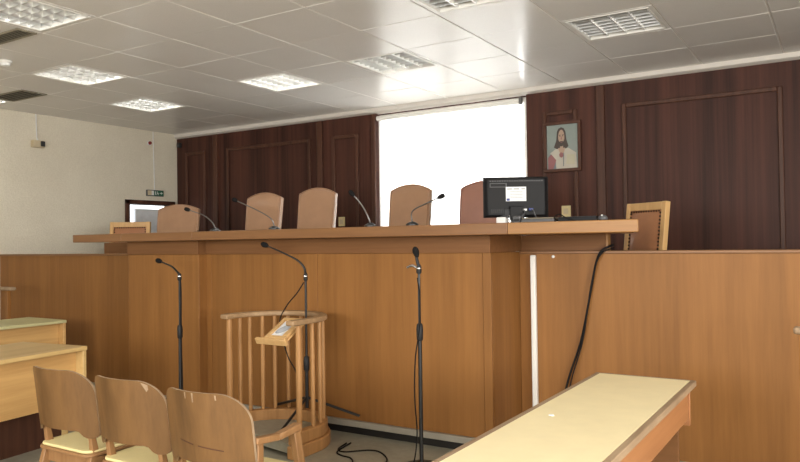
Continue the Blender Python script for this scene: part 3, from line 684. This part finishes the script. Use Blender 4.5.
# slanted book rest fixed to the right arm
br = Matrix.Translation((-3.352, 3.845, .847)) @ Euler((math.radians(28), 0, 0)).to_matrix().to_4x4()
rest = build(MB().box(-.105, .10, -.125, .125, -.012, 0).xf(br), 'book_rest', M['frame'], t, True, .004, 'pale slanted book rest')
build(MB().box(-.165, .11, -.148, -.126, -.026, .02).xf(br), 'ledge', M['frame'], rest, False, .003).location = (0, 0, 0)
for ch in rest.children:
    for v in ch.data.vertices: v.co -= origin(t)
build(MB().bar((-3.27, 3.84, .83), (PCX+PR-.01, 3.84, .83), .03, .03), 'bracket', M['frame'], t, True, .003)
pf = root('framed_picture', 'small framed grey oval picture lying on the witness stand book rest', 'picture', tuple(br @ Vector((0, 0, .001))))
pm = br
f = .028; A, B = -.095, .09; C, D = -.122, .12
build(MB().box(A, B, C, C+f, .001, .022).box(A, B, D-f, D, .001, .022).box(A, A+f, C+f, D-f, .001, .022).box(B-f-.015, B, C+f, D-f, .001, .022).xf(pm), 'frame', M['frame'], pf, True, .003)
mb = MB().box(A+f, B-f-.015, C+f, D-f, .001, .008, 0)
def oval(rx, ry, n=24): return [(-.012+rx*math.cos(2*PI*k/n)*math.cos(.9)-ry*math.sin(2*PI*k/n)*math.sin(.9), rx*math.cos(2*PI*k/n)*math.sin(.9)+ry*math.sin(2*PI*k/n)*math.cos(.9)) for k in range(n)]
mb.prism(oval(.066, .036), .0081, .0086, 1); mb.prism(oval(.056, .028), .0087, .0090, 2)
build(mb.xf(pm), 'print', [M['label'], M['ink'], plain('print_shade', rgb(178, 182, 190), .6)], pf, True)

# ------------------------------------------------------------------ microphone stands
def catalog_head(S, t, r=.022):
    d = (S[-1]-S[-2]).normalized()
    build(MB().lathe([(.009, -.035), (r*.8, -.018), (r, .004), (r*.9, .02), (r*.5, .034), (.001, .038)], S[-1], 16, 0, d), 'mic_head', M['foam'], t, True)
def mic_stand(name, label, x, y, ztop, neck, grip_z, base='round', legs=None, cable=None, clip=True, z0=0.0):
    t = root(name, label, 'microphone stand', (x, y, 0), 0, 'floor microphone stands')
    if base == 'round':
        build(MB().lathe([(.125, 0), (.125, .012), (.11, .022), (.03, .03), (.018, .045)], (x, y, .001), 32), 'base', M['black'], t, True)
        z0 = .04
    else:
        for a, b_ in legs: build(MB().tube([a, b_], .010, 10), 'leg', M['black'], t, True)
    build(MB().tube([(x, y, z0), (x, y, grip_z)], .0135, 12), 'lower_tube', M['black'], t, True)
    build(MB().lathe([(.014, -.055), (.021, -.045), (.023, .02), (.019, .05), (.012, .058)], (x, y, grip_z), 16), 'grip', M['bplastic2'], t, True)
    build(MB().tube([(x, y, grip_z), (x, y, ztop)], .009, 10), 'upper_tube', M['black'], t, True)
    build(MB().lathe([(.011, -.03), (.017, -.02), (.017, .015), (.010, .03)], (x, y, ztop), 14), 'joint', M['bplastic2'], t, True)
    build(MB().lathe([(.0175, -.004), (.0185, 0), (.0175, .004)], (x, y, ztop+.006), 14), 'collar', M['chrome'], t, True)
    S = spline([(x, y, ztop+.02)]+neck, 8)
    build(MB().tube(S, .006, 8, rs=[.010-.0045*k/(len(S)-1) for k in range(len(S))]), 'gooseneck', M['black'], t, True)
    catalog_head(S, t)
    if cable: build(MB().tube(spline(cable, 8), .0045, 6), 'cable', M['rubber'], t, True)
    return t
sx, sy = -4.67, 4.05
mic_stand('microphone_stand', 'black microphone stand on the left in front of the bench pilaster', sx, sy, 1.19, [(sx-.03, sy, 1.235), (sx-.09, sy, 1.275), (sx-.17, sy, 1.30), (sx-.25, sy, 1.322)], .74,
          cable=[(sx+.012, sy, 1.19), (sx+.03, sy-.01, 1.05), (sx+.028, sy-.01, .7), (sx+.035, sy-.01, .4), (sx+.06, sy-.02, .006), (sx+.2, sy-.15, .006)])
sx, sy = -2.345, 3.985
t3 = mic_stand('microphone_stand', 'black microphone stand in front of the bench beside the cream table', sx, sy, 1.275, [(sx-.008, sy, 1.32), (sx-.016, sy, 1.37), (sx-.02, sy, 1.385)], .87,
          cable=[(sx-.012, sy, 1.22), (sx+.014, sy-.018, 1.1), (sx+.01, sy-.02, .9), (sx-.03, sy-.01, .7), (sx-.045, sy, .45), (sx-.02, sy-.02, .2), (sx-.05, sy-.05, .006), (sx-.15, sy-.12, .006)])
build(MB().tube(spline([(sx-.015, sy, 1.285), (sx-.05, sy+.0, 1.298), (sx-.088, sy, 1.285)], 6), .009, 8), 'clip_arm', M['chrome'], t3, True)
build(MB().tube(spline([(sx+.0, sy, 1.29), (sx-.012, sy, 1.33), (sx-.022, sy, 1.385)], 6), .011, 8), 'mic_body', M['bplastic2'], t3, True)
sx, sy = -3.46, 4.2
mic_stand('microphone_stand', 'black gooseneck microphone stand rising inside the curved witness stand', sx, sy, 1.20,
          [(sx-.005, sy-.01, 1.27), (sx-.06, sy-.02, 1.325), (sx-.19, sy-.04, 1.385), (sx-.36, sy-.05, 1.445)], .55, 'tripod',
          [((sx, sy, .30), (-3.10, 4.37, .165)), ((sx, sy, .30), (-3.83, 4.27, .19)), ((sx, sy, .30), (-3.44, 3.86, .107))],
          [(sx-.01, sy-.01, 1.16), (sx-.06, sy-.03, 1.08), (sx-.14, sy-.06, .98), (sx-.19, sy-.08, .85), (sx-.1, sy-.1, .62), (sx-.02, sy-.1, .5), (sx+.05, sy-.12, .3), (sx+.1, sy-.22, .102)], z0=.22)
for pts, lb in (([(-3.10, 4.20, .006), (-3.06, 4.05, .006), (-2.98, 4.02, .006), (-2.86, 4.13, .006), (-2.76, 4.13, .006), (-2.62, 4.0, .006), (-2.56, 3.8, .006)], 'black cable snaking on the floor right of the witness stand'),
                ([(-3.075, 4.22, .006), (-3.03, 4.0, .006), (-2.95, 3.94, .006), (-2.86, 3.92, .006), (-2.78, 3.82, .006), (-2.74, 3.6, .006)], 'thinner black cable on the floor nearest the witness stand base')):
    tag(build(MB().tube(spline(pts, 10), .0055, 8), 'floor_cable', M['rubber']), lb, 'cable')

# ------------------------------------------------------------------ wooden chairs with plywood backs
def plywood_back():
    hw, zt = .254, .842; nx, nz = 32, 14; th = .012
    def zlim(x):
        a = abs(x); r = .125
        top = zt if a < hw-r else zt-r*(1-math.sqrt(max(0, 1-((a-(hw-r))/r)**2)))
        s = min(1, max(0, (a-.15)/.045)); s = s*s*(3-2*s)
        bot = .538-.038*s
        a2 = max(0, (a-(hw-.03))/.03); bot += .02*a2*a2
        return bot, top
    def pos(x, z, off):
        y = -.245-.13*(z-.5)+.085*(x/hw)**2
        return Vector((x, y+off, z))
    mb = MB(); vs = []
    for l in (0, 1):
        for i in range(nx+1):
            u = math.sin((i/nx*2-1)*PI/2); x = hw*u*.9999
            b0, t0 = zlim(x)
            for j in range(nz+1): vs.append(pos(x, b0+(t0-b0)*j/nz, -th/2 if l == 0 else th/2))
    Q = (nx+1)*(nz+1); I = lambda i, j, l: l*Q+i*(nz+1)+j; fs = []; mi = []
    for i in range(nx):
        for j in range(nz): fs += [(I(i, j, 0), I(i+1, j, 0), I(i+1, j+1, 0), I(i, j+1, 0)), (I(i, j, 1), I(i, j+1, 1), I(i+1, j+1, 1), I(i+1, j, 1))]
    e = []
    for i in range(nx): e += [(I(i, 0, 0), I(i, 0, 1), I(i+1, 0, 1), I(i+1, 0, 0)), (I(i, nz, 0), I(i+1, nz, 0), I(i+1, nz, 1), I(i, nz, 1))]
    for j in range(nz): e += [(I(0, j, 0), I(0, j+1, 0), I(0, j+1, 1), I(0, j, 1)), (I(nx, j, 0), I(nx, j, 1), I(nx, j+1, 1), I(nx, j+1, 0))]
    mb.add(vs, fs, 0); o = len(mb.v); mb.f += e; mb.mi += [1]*len(e)
    return mb
def back_pos(x, z, off):
    hw = .254
    return Vector((x, -.245-.13*(z-.5)+.085*(x/hw)**2+off, z))
def back_marks(parent, polys, name, mat):
    mb = MB()
    for P in polys:
        n = len(P); mb.add([back_pos(x, z, -.0080) for x, z in P]+[back_pos(x, z, -.0055) for x, z in P],
            [tuple(range(n)), tuple(range(2*n-1, n-1, -1))]+[(k, n+k, n+(k+1) % n, (k+1) % n) for k in range(n)])
    build(mb, name, mat, parent)
def seat_mb(z0, z1, inset, y0=-.215, y1=.22):
    n = 24; poly = []
    hwf, hwb = .235-inset, .215-inset; y0 += inset; y1 -= inset; r = .05
    for (cx, cy, a0) in ((hwb-r, y0+r, -90), (hwf-r, y1-r, 0), (-hwf+r, y1-r, 90), (-hwb+r, y0+r, 180)):
        for k in range(7): a = math.radians(a0+90*k/6); poly.append((cx+r*math.cos(a), cy+r*math.sin(a)))
    return MB().prism(poly, z0, z1)
def wooden_chair(x, y, rz, label, arms=False, marks=()):
    t = root('armchair' if arms else 'wooden_chair', label, 'chair', (x, y, 0), rz, 'row of wooden chairs in the foreground')
    build(plywood_back(), 'backrest', [M['chairwood'], M['worn']], t, angle=50)
    build(seat_mb(.404, .420, 0), 'seat', M['chairleg'], t, bevel=.004)
    build(seat_mb(.4205, .436, .008), 'seat_pad', M['seatpad'], t, bevel=.007, seg=3)
    for s in (-1, 1):
        build(MB().bar((s*.215, -.27, 0), (s*.19, -.16, .403), .026, .036, 0, .034, .05).bar((s*.19, -.15, .39), (s*.19, -.184, .58), .032, .04, 0, .026, .018), 'leg', M['chairleg'], t, bevel=.004)
        build(MB().bar((s*.215, .22, 0), (s*.205, .185, .403), .026, .026, 0, .036, .036), 'leg', M['chairleg'], t, bevel=.004)
        build(MB().bar((s*.197, -.15, .37), (s*.2, .17, .37), .022, .055, side=Vector((1, 0, 0))), 'side_rail', M['chairleg'], t, bevel=.003)
    build(MB().bar((-.18, -.16, .36), (.18, -.16, .36), .022, .06, side=Vector((0, 1, 0))), 'cross_rail', M['chairleg'], t, bevel=.003)
    build(MB().bar((-.19, .185, .36), (.19, .185, .36), .022, .06, side=Vector((0, 1, 0))), 'cross_rail', M['chairleg'], t, bevel=.003)
    bk = [c for c in t.children if c.name.startswith('backrest')][0]
    for mk in marks: back_marks(bk, [mk[1]], mk[0], M[mk[2]])
    if arms:
        for s in (-1, 1):
            ax = .243
            build(MB().bar((s*ax, -.17, .640), (s*ax, -.03, .626), .042, .028, 0, .040, .028).bar((s*ax, -.03, .626), (s*ax, .11, .642), .040, .028, 0, .046, .032), 'armrest', M['chairleg'], t, bevel=.006)
            build(MB().bar((s*ax, -.145, .36), (s*ax, -.145, .626), .03, .035), 'arm_post', M['chairleg'], t, bevel=.004)
            build(MB().bar((s*(ax+.012), .20, .0), (s*ax, .085, .628), .034, .04, 0, .034, .042), 'arm_post', M['chairleg'], t, bevel=.004)
            build(MB().bar((s*.20, -.145, .375), (s*(ax-.016), -.145, .375), .03, .03, side=Vector((0, 0, 1))), 'arm_bracket', M['chairleg'], t)
    return t
wooden_chair(-3.41, 2.40, 0, 'wooden chair with cream seat, leftmost of the front row')
wooden_chair(-2.878, 2.39, 0, 'wooden chair with chipped right corner, middle of the front row', marks=[('chip', [(.160, .833), (.188, .823), (.190, .803), (.182, .792), (.172, .812)], 'worn')])
wooden_chair(-2.33, 2.36, 0, 'wooden armchair with scratched plywood back, rightmost of front row', True,
    marks=[('scratch', [(.012, .838), (.02, .838), (.018, .80), (.014, .80)], 'worn'), ('scratch', [(-.03, .838), (-.024, .838), (-.026, .812), (-.028, .812)], 'worn'),
           ('scratch', [(.125, .836), (.131, .835), (.131, .815), (.127, .815)], 'worn'), *[('crack', [(-.10+.03*k, .628-.003*k), (-.07+.03*k, .625-.003*k), (-.07+.03*k, .621-.003*k), (-.10+.03*k, .624-.003*k)], 'mould') for k in (0, 1, 2, 4, 5, 6, 7)]])

# ------------------------------------------------------------------ cream topped table, right foreground
TX0, TX1, TY0, TY1, TZ = -1.19, -.672, 1.7, 3.935, .72
t = root('cream_table', 'long narrow table with cream laminate top and worn wooden edging', 'table', ((TX0+TX1)/2, 2.8, 0))
e = .028
build(MB().box(TX0+e, TX1-e, TY0+e, TY1-e, TZ-.024, TZ+.001), 'table_top', M['inlay'], t, True)
for a in ((TX0, TX0+e, TY0, TY1), (TX1-e, TX1, TY0, TY1), (TX0+e, TX1-e, TY1-e, TY1), (TX0+e, TX1-e, TY0, TY0+e)):
    build(MB().box(*a, TZ-.03, TZ), 'edge_strip', M['worn'], t, True, .004)
build(MB().box(TX1-.05, TX1-.028, TY0+.08, TY1-.075, TZ-.185, TZ-.031), 'apron', M['apron'], t, True, .003)
build(MB().box(TX0+.028, TX0+.05, TY0+.08, TY1-.075, TZ-.185, TZ-.031), 'apron', M['apron'], t, True, .003)
for y in (TY0+.05, TY1-.07):
    build(MB().box(TX0+.022, TX1-.022, y, y+.024, TZ-.22, TZ-.031), 'end_board', M['apron'], t, True, .003)
    build(MB().box(TX0+.075, TX1-.075, y+.0+(-.03 if y > 3 else .025), y+(-.001 if y > 3 else .055), 0, TZ-.031), 'leg_panel', M['frieze'], t, True, .003)  # darker veneer than the apron: shade on the leg panels put into their colour
t = root('paper_scrap', 'tiny white crumb of paper lying on the cream table', 'paper scrap', (-1.06, 2.87, TZ))
build(MB().prism([(-1.07, 2.865), (-1.055, 2.86), (-1.048, 2.872), (-1.062, 2.882)], TZ+.0015, TZ+.005), 'scrap', M['label'], t, True)

# ------------------------------------------------------------------ desks on the left
def desk(name, label, x1, y1, rz, wd, ln, topm, sidem, zpan, endm):
    t = root(name, label, 'desk', (x1, y1, 0), rz, 'wooden desks along the left side')
    build(MB().box(-wd, 0, -ln, 0, .69, .72), 'desk_top', topm, t, bevel=.004)
    for y in (-.035, -ln+.005): build(MB().box(-wd+.01, -.006, y, y+.03, zpan, .689).box(-wd+.01, -.2, y, y+.03, 0, zpan-.0005), 'end_panel', endm, t, bevel=.003)
    build(MB().box(-.26, -.235, -ln+.036, -.036, 0, zpan+.05), 'kick_panel', M['mould'], t)
    build(MB().box(-.10, -.08, -ln+.036, -.036, zpan, .689), 'modesty_panel', sidem, t, bevel=.002)
    build(MB().box(-wd+.06, -.12, -ln+.036, -.036, .45, .47), 'shelf', sidem, t, bevel=.002)
desk('wooden_desk', 'pale wooden desk at left edge, nearer of the two', -4.765, 3.27, .12, .69, 2.0, M['pale'], M['pale_h'], .30, M['pale'])
desk('wooden_desk', 'wooden desk with faded greenish top, farther against the partition', -6.66, 4.34, .0, .66, 1.7, M['greentop'], M['pale_h'], .22, M['pale_h'])

# railings cut by the picture edges
def railing(x0, x1, y, z, label, posts):
    t = root('wooden_railing', label, 'railing', ((x0+x1)/2, y, 0))
    build(MB().box(x0, x1, y-.035, y+.035, z-.035, z), 'top_rail', M['worn'], t, True, .012, seg=3)
    for p in posts:
        build(MB().box(p-.02, p+.02, y-.02, y+.02, 0, z-.036), 'post', M['bench'], t, True, .004)
    build(MB().box(min(posts)+.021, max(posts)-.021, y-.015, y+.015, .3, .34), 'lower_rail', M['bench'], t, True, .003)
railing(-8.6, -7.45, 4.25, 1.035, 'wooden railing with flat top at the left picture edge', (-7.55, -8.5))
railing(-.232, .9, 4.0, 1.012, 'wooden railing end at the right picture edge', (-.19, .8))
